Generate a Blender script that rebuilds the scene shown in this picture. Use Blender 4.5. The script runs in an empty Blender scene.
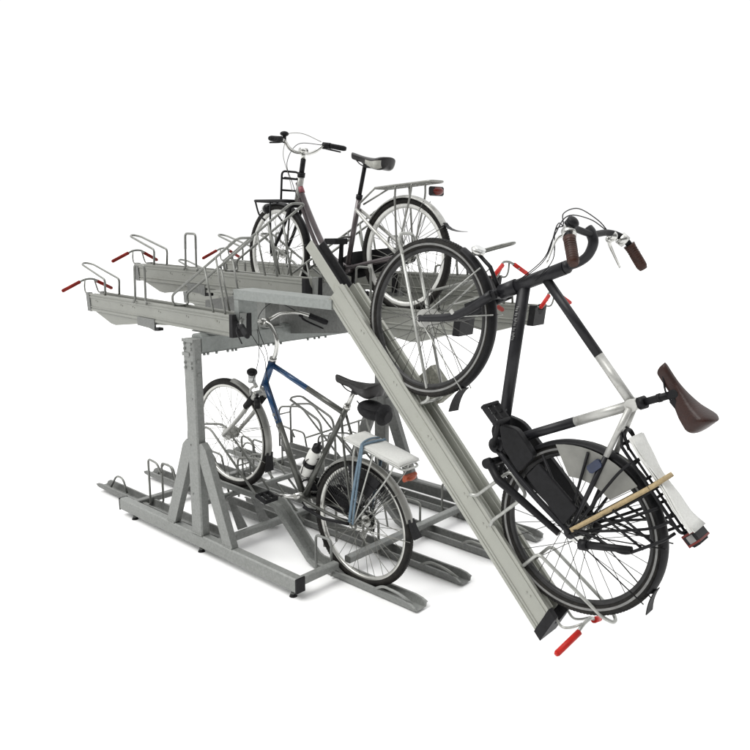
import bpy, bmesh, math, random
from mathutils import Vector, Matrix, noise
random.seed(7)
R = math.radians
sc = bpy.context.scene
COL = sc.collection

# ------------------------------------------------------------------ camera
cd = bpy.data.cameras.new('camera'); cam = bpy.data.objects.new('camera', cd); COL.objects.link(cam)
cd.sensor_width = 36; cd.lens = 746.95 / 750 * 36; cd.clip_start = .05; cd.clip_end = 400
PIT, YAW = R(11.054), R(42.337)
fw = Vector((-math.sin(YAW) * math.cos(PIT), math.cos(YAW) * math.cos(PIT), -math.sin(PIT)))
rt = Vector((math.cos(YAW), math.sin(YAW), 0)); upv = rt.cross(fw)
cam.matrix_world = Matrix(((rt.x, upv.x, -fw.x, 3.256), (rt.y, upv.y, -fw.y, -2.385), (rt.z, upv.z, -fw.z, 1.938), (0, 0, 0, 1)))
sc.camera = cam

# ------------------------------------------------------------------ light: white studio
CAM_DIM, TOP_FILL, KEY = .13, .90, 2.2
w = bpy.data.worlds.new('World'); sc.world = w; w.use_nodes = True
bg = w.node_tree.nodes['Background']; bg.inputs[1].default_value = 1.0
# world brightness shaped by direction: white behind, added overhead fill, dimmed camera side
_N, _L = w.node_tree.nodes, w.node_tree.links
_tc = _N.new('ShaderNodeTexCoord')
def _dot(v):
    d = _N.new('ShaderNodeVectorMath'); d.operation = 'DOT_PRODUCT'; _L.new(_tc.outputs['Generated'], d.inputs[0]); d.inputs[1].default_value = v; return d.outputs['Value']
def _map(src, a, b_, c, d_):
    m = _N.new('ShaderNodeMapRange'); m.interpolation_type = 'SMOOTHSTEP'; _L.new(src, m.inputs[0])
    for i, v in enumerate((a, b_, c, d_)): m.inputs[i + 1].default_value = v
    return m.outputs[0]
_side = _map(_dot((-math.sin(YAW), math.cos(YAW), 0)), -.45, .15, CAM_DIM, 1.04)
_top_fill = _map(_dot((0, 0, 1)), .42, .85, 0, TOP_FILL)
_ad = _N.new('ShaderNodeMath'); _ad.operation = 'ADD'; _L.new(_side, _ad.inputs[0]); _L.new(_top_fill, _ad.inputs[1])
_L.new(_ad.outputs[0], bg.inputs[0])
sun = bpy.data.lights.new('key_light', 'SUN'); sun.energy = KEY; sun.angle = R(38); sun.color = (1, .995, .97)
so = bpy.data.objects.new('key_light', sun); COL.objects.link(so)
so.rotation_euler = Vector((.30, .62, -1.0)).to_track_quat('-Z', 'Y').to_euler()
sc.view_settings.view_transform = 'Standard'; sc.view_settings.look = 'None'
sc.view_settings.exposure = 0.0; sc.view_settings.gamma = 1
sc.render.engine = 'CYCLES'

# ------------------------------------------------------------------ materials
def mat(name, col, rough=.5, metal=0., var=.0, vscale=8., bump=0., bscale=60., stretch=None, col2=None, spec=.5, dirt=None, coat=0., rvar=.0):
    m = bpy.data.materials.new(name); m.use_nodes = True; nt = m.node_tree; N = nt.nodes; L = nt.links
    b = N['Principled BSDF']; b.inputs['Roughness'].default_value = rough; b.inputs['Metallic'].default_value = metal
    b.inputs['Specular IOR Level'].default_value = spec; b.inputs['Coat Weight'].default_value = coat
    b.inputs['Base Color'].default_value = (*col, 1)
    tc = N.new('ShaderNodeTexCoord'); mp = N.new('ShaderNodeMapping'); L.new(tc.outputs['Object'], mp.inputs[0])
    if stretch: mp.inputs['Scale'].default_value = stretch
    if var or col2:
        n = N.new('ShaderNodeTexNoise'); n.inputs['Scale'].default_value = vscale; n.inputs['Detail'].default_value = 6; n.inputs['Roughness'].default_value = .65
        L.new(mp.outputs[0], n.inputs['Vector'])
        r = N.new('ShaderNodeValToRGB'); r.color_ramp.elements[0].position = .33; r.color_ramp.elements[1].position = .67
        c2 = col2 or tuple(c * (1 - var) for c in col); c1 = col if col2 else tuple(min(1, c * (1 + var)) for c in col)
        r.color_ramp.elements[0].color = (*c2, 1); r.color_ramp.elements[1].color = (*c1, 1)
        L.new(n.outputs[0], r.inputs[0]); out = r.outputs[0]
        if dirt:
            n2 = N.new('ShaderNodeTexNoise'); n2.inputs['Scale'].default_value = dirt[1]; n2.inputs['Detail'].default_value = 9; n2.inputs['Roughness'].default_value = .8
            L.new(tc.outputs['Object'], n2.inputs['Vector'])
            r2 = N.new('ShaderNodeValToRGB'); r2.color_ramp.elements[0].position = .56; r2.color_ramp.elements[1].position = .72
            L.new(n2.outputs[0], r2.inputs[0])
            mx = N.new('ShaderNodeMix'); mx.data_type = 'RGBA'; L.new(r2.outputs[0], mx.inputs[0]); L.new(out, mx.inputs[6]); mx.inputs[7].default_value = (*dirt[0], 1)
            out = mx.outputs[2]
        L.new(out, b.inputs['Base Color'])
        if rvar:
            mr = N.new('ShaderNodeMapRange'); mr.inputs[3].default_value = rough - rvar; mr.inputs[4].default_value = rough + rvar
            L.new(n.outputs[0], mr.inputs[0]); L.new(mr.outputs[0], b.inputs['Roughness'])
    if bump:
        nb = N.new('ShaderNodeTexNoise'); nb.inputs['Scale'].default_value = bscale; nb.inputs['Detail'].default_value = 4
        L.new(mp.outputs[0], nb.inputs['Vector']); bm_ = N.new('ShaderNodeBump'); bm_.inputs['Strength'].default_value = bump; bm_.inputs['Distance'].default_value = .004
        L.new(nb.outputs[0], bm_.inputs['Height']); L.new(bm_.outputs[0], b.inputs['Normal'])
    return m
M = {
 'galv': mat('galvanised_steel', (.225, .232, .222), .5, .3, .17, 75, .12, 60, dirt=((.165, .17, .16), 16), rvar=.12),
 'galvd': mat('dull_galvanised_steel', (.17, .174, .167), .54, .25, .2, 60, .12, 60, dirt=((.09, .092, .085), 13), rvar=.1),
 'galvl': mat('light_galvanised_steel', (.235, .25, .24), .48, .3, .13, 50, .08, 50, dirt=((.18, .19, .18), 8), rvar=.1),
 'alu': mat('tray_aluminium', (.235, .239, .217), .38, .35, .07, 5, .04, 30, stretch=(1, 1, 1), dirt=((.185, .187, .158), 9), rvar=.1),
 'alul': mat('ladder_aluminium', (.315, .32, .286), .36, .35, .07, 5, .04, 30, dirt=((.25, .253, .21), 10), rvar=.1),
 'wire': mat('bright_wire', (.36, .365, .345), .36, .5, .2, 30),
 'wired': mat('dull_wire', (.20, .204, .19), .42, .4, .15, 30),
 'cap': mat('black_plastic', (.009, .009, .010), .5, 0, .3, 40, .1, 90, spec=0.2),
 'rub': mat('black_rubber', (.011, .011, .012), .62, 0, .35, 50, .3, 260, spec=0.2),
 'tyre': mat('tyre_rubber', (.009, .009, .009), .66, 0, .4, 30, .7, 420, col2=(.026, .024, .021), spec=0.15),
 'stripe': mat('reflective_tyre_stripe', (.17, .17, .165), .5, 0, .25, 20),
 'red': mat('red_rubber_grip', (.20, .014, .008), .6, 0, .35, 25, .2, 120, spec=.2),
 'redb': mat('bright_red_grip', (.42, .014, .009), .5, 0, .2, 25, .1, 120, spec=.25),
 'redl': mat('red_lens', (.11, .010, .006), .3, 0, .3, 60, spec=.3),
 'orl': mat('orange_lens', (.26, .045, .012), .3, 0, .3, 60, spec=.3),
 'rim': mat('brushed_rim', (.52, .52, .49), .32, .75, .12, 20),
 'rimd': mat('dark_rim', (.03, .03, .03), .45, .2, .3, 20, spec=0.3),
 'rimw': mat('pale_rim', (.68, .68, .65), .4, .3, .08, 20),
 'spoke': mat('spoke_steel', (.22, .22, .2), .4, .5),
 'spoked': mat('dark_spoke_steel', (.09, .09, .085), .45, .5),
 'chrome': mat('chrome', (.5, .5, .48), .2, .9, .1, 30),
 'silver': mat('silver_paint', (.40, .40, .38), .35, .3, .14, 20, dirt=((.2, .19, .16), 18)),
 'fend': mat('grey_fender', (.22, .22, .205), .38, .45, .15, 12, dirt=((.13, .12, .1), 16)),
 'blue': mat('blue_frame_paint', (.010, .048, .125), .26, .1, .2, 20, coat=.35),
 'gun': mat('dark_olive_frame_paint', (.072, .074, .066), .36, .35, .25, 30, coat=.2, dirt=((.03, .03, .026), 30)),
 'lilac': mat('grey_lilac_frame_paint', (.10, .085, .088), .35, .4, .2, 18, coat=.25),
 'pink': mat('pink_frame_decal', (.26, .075, .09), .5, 0, .25, 60),
 'black': mat('black_frame_paint', (.011, .011, .013), .45, .0, .25, 25, coat=.06, spec=0.25),
 'blackm': mat('matt_black_metal', (.008, .008, .009), .5, .1, .3, 40, spec=0.2),
 'vinyl': mat('saddle_vinyl', (.012, .011, .011), .42, 0, .3, 30, .2, 180, spec=0.3),
 'greyv': mat('grey_saddle_panel', (.33, .33, .30), .6, 0, .15, 30),
 'leather': mat('brown_leather', (.030, .011, .008), .4, 0, .3, 22, .3, 140, col2=(.02, .009, .007), spec=0.3),
 'brgrip': mat('brown_grip', (.036, .014, .009), .45, 0, .3, 35, .25, 200, spec=0.25),
 'paper': mat('newsprint', (.62, .625, .60), .8, 0, .0, 130, .25, 30, col2=(.52, .52, .50)),
 'bag': mat('black_nylon', (.012, .012, .013), .6, 0, .35, 60, .4, 240, spec=0.15),
 'strapb': mat('blue_elastic_strap', (.11, .165, .215), .8, 0, .25, 90, .3, 400),
 'strapt': mat('tan_elastic_strap', (.33, .25, .135), .8, 0, .2, 90, .3, 400),
 'guard': mat('smoky_skirt_guard', (.17, .17, .155), .5, 0, .15, 10),
 'white': mat('white_plastic', (.66, .66, .63), .4, 0, .08, 20),
 'glass': mat('lamp_glass', (.55, .56, .55), .12, .2, .1, 40, coat=.5),
 'mesh': mat('perforated_pad', (.19, .19, .16), .6, .2, .4, 90, .4, 200),
 'ground': mat('white_studio_floor', (.93, .93, .93), .9, 0, spec=.1),
 'lockblue': mat('dark_blue_plastic', (.012, .02, .05), .4, 0, .2, 40),
}
def letters_mat():
    return M['stripe']

# ------------------------------------------------------------------ mesh builder
def catmull(pts, n=6, closed=False):
    P = [Vector(p) for p in pts]; out = []
    m = len(P)
    rng = range(m if closed else m - 1)
    for i in rng:
        p0 = P[(i - 1) % m] if closed or i > 0 else P[0] * 2 - P[1]
        p1 = P[i]; p2 = P[(i + 1) % m]
        p3 = P[(i + 2) % m] if closed or i + 2 < m else P[-1] * 2 - P[-2]
        for k in range(n):
            t = k / n
            out.append(.5 * ((2 * p1) + (p2 - p0) * t + (2 * p0 - 5 * p1 + 4 * p2 - p3) * t * t + (3 * p1 - p0 - 3 * p2 + p3) * t ** 3))
    if not closed: out.append(P[-1])
    return out
def fillet(pts, r, n=5, closed=False):
    P = [Vector(p) for p in pts]; m = len(P); out = []
    for i in range(m):
        if not closed and i in (0, m - 1): out.append(P[i]); continue
        a, b, c = P[(i - 1) % m], P[i], P[(i + 1) % m]
        u = (a - b); v = (c - b); rr = min(r, u.length * .49, v.length * .49)
        s = b + u.normalized() * rr; e = b + v.normalized() * rr
        for k in range(n + 1):
            t = k / n; out.append(s * (1 - t) ** 2 + b * 2 * t * (1 - t) + e * t * t)
    return out
class MB:
    def __init__(s): s.v = []; s.f = []; s.m = []; s.sm = []
    def face(s, idx, mi=0, smooth=False): s.f.append(idx); s.m.append(mi); s.sm.append(smooth)
    def tube(s, pts, r, seg=10, closed=False, mi=0, cap=True, flat=None):
        P = [Vector(p) for p in pts]
        Q = [P[0]]
        for p in P[1:]:
            if (p - Q[-1]).length > 1e-5: Q.append(p)
        if closed and (Q[0] - Q[-1]).length < 1e-5: Q.pop()
        P = Q; n = len(P)
        rs = r if isinstance(r, (list, tuple)) else [r] * n
        if len(rs) != n: rs = [rs[0] + (rs[-1] - rs[0]) * i / (n - 1) for i in range(n)]
        base = len(s.v); nrm = None
        for i in range(n):
            if closed: t = P[(i + 1) % n] - P[i - 1]
            else: t = P[min(i + 1, n - 1)] - P[max(i - 1, 0)]
            t.normalize()
            if nrm is None:
                a = Vector((0, 0, 1)) if abs(t.z) < .9 else Vector((0, 1, 0))
                nrm = (a - t * a.dot(t)).normalized()
            else: nrm = (nrm - t * nrm.dot(t)).normalized()
            bi = t.cross(nrm)
            for k in range(seg):
                a = 2 * math.pi * k / seg
                x, y = math.cos(a), math.sin(a)
                if flat: x *= flat[0]; y *= flat[1]
                s.v.append(P[i] + (nrm * x + bi * y) * rs[i])
        for i in range(n if closed else n - 1):
            for k in range(seg):
                a = base + i * seg + k; b = base + i * seg + (k + 1) % seg
                j = (i + 1) % n
                c = base + j * seg + (k + 1) % seg; d = base + j * seg + k
                s.face((a, b, c, d), mi, True)
        if cap and not closed:
            s.face(tuple(base + k for k in range(seg))[::-1], mi); s.face(tuple(base + (n - 1) * seg + k for k in range(seg)), mi)
        return s
    def prism(s, poly, A, t0, t1, mi=0, smooth=False):
        """poly list of 2d; A(p2, t) -> Vector"""
        b = len(s.v); n = len(poly)
        for t in (t0, t1):
            for q in poly: s.v.append(Vector(A(q, t)))
        for k in range(n): s.face((b + k, b + (k + 1) % n, b + n + (k + 1) % n, b + n + k), mi, smooth)
        s.face(tuple(b + k for k in range(n))[::-1], mi); s.face(tuple(b + n + k for k in range(n)), mi)
        return s
    def box(s, c, d, Mx=None, mi=0, bev=.0):
        c = Vector(c); hx, hy, hz = d[0] / 2, d[1] / 2, d[2] / 2
        if bev > 0:
            bb = min(bev, hx * .8, hz * .8)
            poly = [(-hx + bb, -hz), (hx - bb, -hz), (hx, -hz + bb), (hx, hz - bb), (hx - bb, hz), (-hx + bb, hz), (-hx, hz - bb), (-hx, -hz + bb)]
        else: poly = [(-hx, -hz), (hx, -hz), (hx, hz), (-hx, hz)]
        f = (lambda q, t: c + (Mx @ Vector((q[0], t, q[1])) if Mx else Vector((q[0], t, q[1]))))
        return s.prism(poly, f, -hy, hy, mi)
    def bar(s, a, b, w_, h_, up=(0, 0, 1), mi=0):
        """flat/square bar from a to b, width along side, height along up"""
        a, b = Vector(a), Vector(b); t = (b - a).normalized(); u = Vector(up); u = (u - t * u.dot(t)).normalized(); sd = t.cross(u)
        L = (b - a).length
        e = min(w_, h_) * .14
        hw, hh = w_ / 2, h_ / 2
        poly = [(-hw + e, -hh), (hw - e, -hh), (hw, -hh + e), (hw, hh - e), (hw - e, hh), (-hw + e, hh), (-hw, hh - e), (-hw, -hh + e)]
        return s.prism(poly, lambda q, k: a + t * k + sd * q[0] + u * q[1], 0, L, mi)
    def ell(s, c, r, Mx=None, nu=18, nv=10, mi=0):
        b = len(s.v); c = Vector(c)
        for j in range(nv + 1):
            ph = math.pi * j / nv
            for i in range(nu):
                th = 2 * math.pi * i / nu
                q = Vector((r[0] * math.sin(ph) * math.cos(th), r[1] * math.sin(ph) * math.sin(th), r[2] * math.cos(ph)))
                s.v.append(c + (Mx @ q if Mx else q))
        for j in range(nv):
            for i in range(nu):
                s.face((b + j * nu + i, b + j * nu + (i + 1) % nu, b + (j + 1) * nu + (i + 1) % nu, b + (j + 1) * nu + i), mi, True)
        return s
    def disc(s, c, axis, r, h, seg=24, mi=0, r2=None):
        """cylinder centred on c along axis, total length h"""
        c = Vector(c); ax = Vector(axis).normalized()
        return s.tube([c - ax * h / 2, c + ax * h / 2], [r, r2 or r], seg, mi=mi)
    def arc(s, prof, c, a0, a1, n, mi=0, closed=False, smooth=True):
        """revolve profile [(y, r)] about Y axis through c, angles measured in XZ, deg"""
        b = len(s.v); m = len(prof); c = Vector(c)
        for i in range(n + (0 if closed else 1)):
            a = R(a0 + (a1 - a0) * i / n)
            for (y, r) in prof: s.v.append(c + Vector((r * math.cos(a), y, r * math.sin(a))))
        cnt = n
        for i in range(cnt):
            j = (i + 1) % n if closed else i + 1
            for k in range(m):
                mm = mi[k] if isinstance(mi, (list, tuple)) else mi
                s.face((b + i * m + k, b + i * m + (k + 1) % m, b + j * m + (k + 1) % m, b + j * m + k), mm, smooth)
        if not closed:
            s.face(tuple(b + k for k in range(m))[::-1], mi if isinstance(mi, int) else 0); s.face(tuple(b + n * m + k for k in range(m)), mi if isinstance(mi, int) else 0)
        return s
    def build(s, name, mats, parent=None, X=None, origin=None, bevel=0):
        me = bpy.data.meshes.new(name)
        V = [X @ v for v in s.v] if X else s.v
        o3 = Vector(origin) if origin is not None else Vector((0, 0, 0))
        me.from_pydata([tuple(v - o3) for v in V], [], s.f)
        if not isinstance(mats, (list, tuple)): mats = [mats]
        for m in mats: me.materials.append(M[m] if isinstance(m, str) else m)
        for p, mi, sm in zip(me.polygons, s.m, s.sm): p.material_index = mi; p.use_smooth = sm
        bm = bmesh.new(); bm.from_mesh(me); bmesh.ops.recalc_face_normals(bm, faces=bm.faces); bm.to_mesh(me); bm.free()
        o = bpy.data.objects.new(name, me); COL.objects.link(o)
        if parent:
            o.parent = parent
        o.location = o3
        if bevel:
            bv = o.modifiers.new('bevel', 'BEVEL'); bv.width = bevel; bv.segments = 2; bv.limit_method = 'ANGLE'
        return o
def tag(o, label=None, cat=None, group=None, kind=None):
    for k, v in (('label', label), ('category', cat), ('group', group), ('kind', kind)):
        if v: o[k] = v
    return o
def empty(name, mw):
    o = bpy.data.objects.new(name, None); COL.objects.link(o); o.matrix_world = mw; o.empty_display_size = .1
    return o

# ------------------------------------------------------------------ setting
g = MB(); n = 24; S = 60.
for j in range(n + 1):
    for i in range(n + 1): g.v.append(Vector((-S + 2 * S * i / n, -S + 2 * S * j / n, .029)))
for j in range(n):
    for i in range(n): g.face((j * (n + 1) + i, j * (n + 1) + i + 1, (j + 1) * (n + 1) + i + 1, (j + 1) * (n + 1) + i))
tag(g.build('floor', 'ground'), kind='structure')

# ------------------------------------------------------------------ the rack
ORG = Vector((-.36, .85, 0))
rack = empty('bicycle_rack', Matrix.Translation(ORG))
tag(rack, 'galvanised two-tier rack of long aluminium trays, one lowered to the floor, holding three bicycles', 'bicycle rack')
def rk(mb, name, mats, origin=None, bevel=0, parent=None, label=None):
    """rack part: world-space vertices; sub-parts share the frame of the rack"""
    o = mb.build(name, mats, None, X=Matrix.Translation(-ORG), bevel=bevel)
    o.parent = parent or rack
    if label: o['label'] = label
    return o
XP = -.356
def foot(y0, y1, mname, side):
    b = MB(); b.bar((-1.258, (y0 + y1) / 2, .109), (.522, (y0 + y1) / 2, .109), y1 - y0, .082)
    o = rk(b, 'foot_beam', mname, bevel=.002)
    for x in (-1.262, .526):
        c = MB(); c.box((x, (y0 + y1) / 2, .109), (.010, (y1 - y0) + .002, .084), bev=.003); rk(c, 'end_cap', 'cap', parent=o)
    for x in (-1.12, -.36, .47):
        c = MB(); yy = (y0 + y1) / 2
        c.disc((x, yy, .056), (0, 0, 1), .008, .03, 10, 1); c.disc((x, yy, .036), (0, 0, 1), .022, .014, 18, 0, r2=.015); c.disc((x, yy, .048), (0, 0, 1), .014, .010, 6, 1)
        rk(c, 'levelling_foot', ['cap', 'galvd'], parent=o)
    return o
for (y0, y1, mm, s_) in ((0, .06, 'galv', -1), (1.625, 1.685, 'galvd', 1)):
    foot(y0, y1, mm, s_)
    ym = (y0 + y1) / 2
    p_ = MB(); p_.bar((XP, ym, .1505), (XP, ym, 1.326), .106, .06, up=(0, 1, 0))
    for z in (1.30, 1.27, 1.19, 1.16):
        for dx in (-.03, .03): p_.disc((XP + dx, y0 - .003, z), (0, 1, 0), .009, .012, 6)
    for z in (.98, .70, .40): p_.disc((XP + (.02 if z > .9 else -.02), y0 - .001, z), (0, 1, 0), .006, .006, 10)
    for z in (1.20, 1.12): p_.disc((XP + .055, ym, z), (1, 0, 0), .011, .014, 6)
    p_.box((XP - .02, y0 - .002, 1.238), (.07, .008, .022), bev=.002); p_.box((XP, y0 - .0015, 1.318), (.109, .007, .02), bev=.002)
    po = rk(p_, 'post', mm, bevel=.002)
    wb_ = MB()
    for (xa_, xb_, yy_) in ((XP - .053, XP + .053, ym - .031), (XP - .333, XP - .247, y0 + .007), (XP + .247, XP + .333, y0 + .007)):
        n_ = int((xb_ - xa_) / .006)
        wb_.tube([(xa_ + (xb_ - xa_) * i / n_, yy_ + random.uniform(-.0008, .0008), .1525 + random.uniform(-.0006, .0006)) for i in range(n_ + 1)], [random.uniform(.0032, .0046) for i in range(n_ + 1)], 8)
        rk(wb_, 'weld_bead', mm); wb_ = MB()
    for sx in (-1, 1):
        br = MB()
        if y0 == 0: yb = y0 + .03
        else: yb = y0 + .03
        xa, xb = XP + sx * .088, XP + sx * .288
        br.prism([(XP + sx * .0535, .715), (XP + sx * .075, .725), (XP + sx * .115, .69), (XP + sx * .335, .1515), (XP + sx * .245, .1515), (XP + sx * .0535, .60)], lambda q, t: (q[0], t, q[1]), yb - .022, yb + .022)
        # pointed top gusset
        rk(br, 'brace', mm, bevel=.002)
# top beam with bolt heads hanging below
tb = MB(); tb.bar((XP - .002, .062, 1.292), (XP - .002, 1.623, 1.292), .10, .112, up=(0, 0, 1))
hb = tb
for y in (.085, .11, .17, .25, .285, .31, .50, .56, .60, .66, .89, .95, .99, 1.05, 1.28, 1.34, 1.38, 1.44):
    for dx in (-.03, .035):
        hb.disc((XP + dx, y, 1.231), (0, 0, 1), .009, .012, 6)
rk(tb, 'top_beam', 'galvl', bevel=.002)
for y in (.17, .56, .95, 1.34):   # saddles carrying the trays
    high = y in (.56, 1.34)
    c = MB()
    zt = 1.545 if high else 1.352
    c.box((XP, y, 1.3495 + (zt - 1.3495) / 2), (.16, .11, max(.003, zt - 1.35)), bev=.004)
    c.box((XP, y, 1.352), (.24, .12, .006))
    rk(c, 'tray_bracket', 'galv', bevel=.0)
# cross members near the floor
c = MB(); c.bar((.505, .061, .119), (.505, .315, .119), .045, .042); c.bar((.505, .405, .119), (.505, 1.624, .119), .045, .042); rk(c, 'cross_beam', 'galv', bevel=.002)
for (x, z, hgt, mm) in ((-.245, .105, .04, 'galv'), (-1.20, .105, .04, 'galvd')):
    c = MB(); c.bar((x, .061, z), (x, 1.624, z), .05, hgt); rk(c, 'cross_beam', mm, bevel=.002)
c = MB(); c.bar((-.44, .061, .293), (-.44, 1.624, .293), .03, .03); rk(c, 'raised_crossbar', 'galv', bevel=.002)
for y in (.275, .445, 1.055, 1.225):
    c = MB()
    c.prism([(-.045, .126), (.045, .126), (.025, .300), (-.018, .300)], lambda q, t: (-.33 + q[0] * 1.2, t, q[1]) if False else (-.275 - (q[1] - .126) * .75 + t * 0 + (t - 0), y + q[0] * .8, q[1]), 0, .006)
    rk(c, 'support_plate', 'galvd')

# --- floor troughs
def u_channel(path, y, wd=.084, hg=.045, th=.004, flare=True):
    """U channel swept along (x,z) path (z is floor of channel)"""
    b = MB(); prof = [(-wd / 2 - .010, hg + .002), (-wd / 2 - .010, hg - .004), (-wd / 2 - .002, hg - .004), (-wd / 2 + .006, 0), (wd / 2 - .006, 0), (wd / 2 + .002, hg - .004), (wd / 2 + .010, hg - .004), (wd / 2 + .010, hg + .002),
                   (wd / 2 - .002, hg + .002), (wd / 2 - .010, th), (-wd / 2 + .010, th), (-wd / 2 + .002, hg + .002)]
    m = len(prof); N_ = len(path); base = 0
    for i, (x, z) in enumerate(path):
        a = path[max(i - 1, 0)]; c = path[min(i + 1, N_ - 1)]
        t = Vector((c[0] - a[0], 0, c[1] - a[1])).normalized(); nn = Vector((-t.z, 0, t.x))
        if nn.z < 0: nn = -nn
        sc_ = 1.0; so = 1.
        if flare and i >= N_ - 3: so = (1., .86, .45)[i - (N_ - 3)]
        for (py, pz) in prof: b.v.append(Vector((x, y + py * (1 + (1 - so) * .15), z)) + nn * pz * so)
    for i in range(N_ - 1):
        for k in range(m):
            b.face((i * m + k, i * m + (k + 1) % m, (i + 1) * m + (k + 1) % m, (i + 1) * m + k))
    b.face(tuple(range(m))[::-1]); b.face(tuple((N_ - 1) * m + k for k in range(m)))
    return b
def hoop(b, pts, r=.0075, fr=.03, mi=0): b.tube(fillet(pts, fr), max(r, .0075), 10, mi=mi)
for (y, high, mm) in ((.36, True, 'galv'), (.75, False, 'galvd'), (1.14, True, 'galvd'), (1.53, False, 'galvd')):
    if high: path = [(-.86, .318), (-.10, .318), (-.035, .305), (.255, .055), (.31, .036), (.70, .036), (1.0, .036), (1.045, .036), (1.075, .042)]
    else: path = [(-.80, .036), (-.2, .036), (.4, .036), (.8, .036), (1.0, .036), (1.045, .036), (1.075, .042)]
    o = rk(u_channel(path, y), 'floor_trough', mm)
    b = MB(); z0 = .045
    for yy in (y - .052,): hoop(b, [(.352, yy, z0), (.352, yy, .255), (.475, yy, .255), (.475, yy, z0)])
    rk(b, 'wheel_hoop', 'wired' if y > .4 else 'galv', parent=o); b = MB()
    hoop(b, [(.80, y - .052, .08), (.86, y - .052, .115), (.97, y - .052, .11), (1.04, y - .03, .07)], .004)
    rk(b, 'wheel_hoop', 'wired' if y > .4 else 'galv', parent=o)
    b = MB()
    for yy in (y - .055, y + .055):
        hoop(b, [(-.86, yy, .36 if high else .07), (-.86, yy, .66 if high else .36), (-.62, yy, .70 if high else .40), (-.17, yy, .36 if high else .07)], .0055, .05)
    b.tube([(-.86, y - .055, .60 if high else .3), (-.86, y + .055, .60 if high else .3)], .0055, 8)
    rk(b, 'wheel_hoop', 'wired', parent=o)
for (y, mm) in ((.17, 'galvd'), (.56, 'galvd'), (.95, 'galvd'), (1.34, 'galvd')):
    path = [(.05 if False else -.30, .060), (-.9, .060), (-1.4, .060), (-1.74, .060), (-1.79, .062), (-1.82, .068)]
    o = rk(u_channel(path, y), 'floor_trough', mm)
    b = MB()
    hoop(b, [(-1.18, y - .03, .10), (-1.10, y - .03, .10), (-1.10, y - .03, .43), (-.99, y - .03, .42), (-.95, y - .03, .36)], .0055)
    rk(b, 'wheel_hoop', 'wired', parent=o); b = MB()
    hoop(b, [(-1.14, y + .05, .10), (-1.07, y + .05, .10), (-1.07, y + .05, .39), (-.93, y + .05, .385), (-.86, y + .05, .12)], .0055)
    rk(b, 'wheel_hoop', 'wired', parent=o); b = MB()
    hoop(b, [(-1.70, y, .07), (-1.60, y, .19), (-1.51, y, .19), (-1.46, y, .09)], .0055, .04)
    rk(b, 'wheel_hoop', 'wired', parent=o)
# tall leaning holder seen behind the lower bicycle
o = MB()
for yy in (.50, .60): hoop(o, [(-.06, yy, .935), (.20, yy, .845), (.22, yy, .70), (.22, yy, .08)], .006, .04)
o.tube(fillet([(.02, .50, .908), (-.075, .50, .942), (-.075, .60, .942), (.02, .60, .908)], .04), .006, 8)
o.tube([(.22, .36, .78), (.22, .98, .80)], .006, 8); o.tube([(.22, .80, .80), (.22, .80, .08)], .006, 8); o.tube([(.22, .86, .80), (.30, .86, .62), (.30, .98, .08)], .006, 8)
rk(o, 'wheel_holder', 'wired')

# --- upper trays
TP = [(-.065, -.118), (-.058, -.122), (.058, -.122), (.065, -.118), (.065, -.104), (.0615, -.102), (.0615, -.097), (.065, -.095), (.065, -.090), (.061, -.087), (.061, -.032), (.065, -.029), (.065, -.020), (.062, -.018), (.062, -.013), (.065, -.011), (.065, 0), (.048, 0), (.045, -.010), (.030, -.010), (.027, -.002), (.024, -.002),
      (.020, -.056), (-.020, -.056), (-.024, -.002), (-.027, -.002), (-.030, -.010), (-.045, -.010), (-.048, 0), (-.065, 0), (-.065, -.011), (-.062, -.013), (-.062, -.018), (-.065, -.020), (-.065, -.029), (-.061, -.032), (-.061, -.087), (-.065, -.090), (-.065, -.095), (-.0615, -.097), (-.0615, -.102), (-.065, -.104)]
CP = [(-.066, -.123), (.066, -.123), (.066, .004), (.040, .004), (.030, -.03), (.015, -.052), (-.015, -.052), (-.030, -.03), (-.040, .004), (-.066, .004)]
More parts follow.
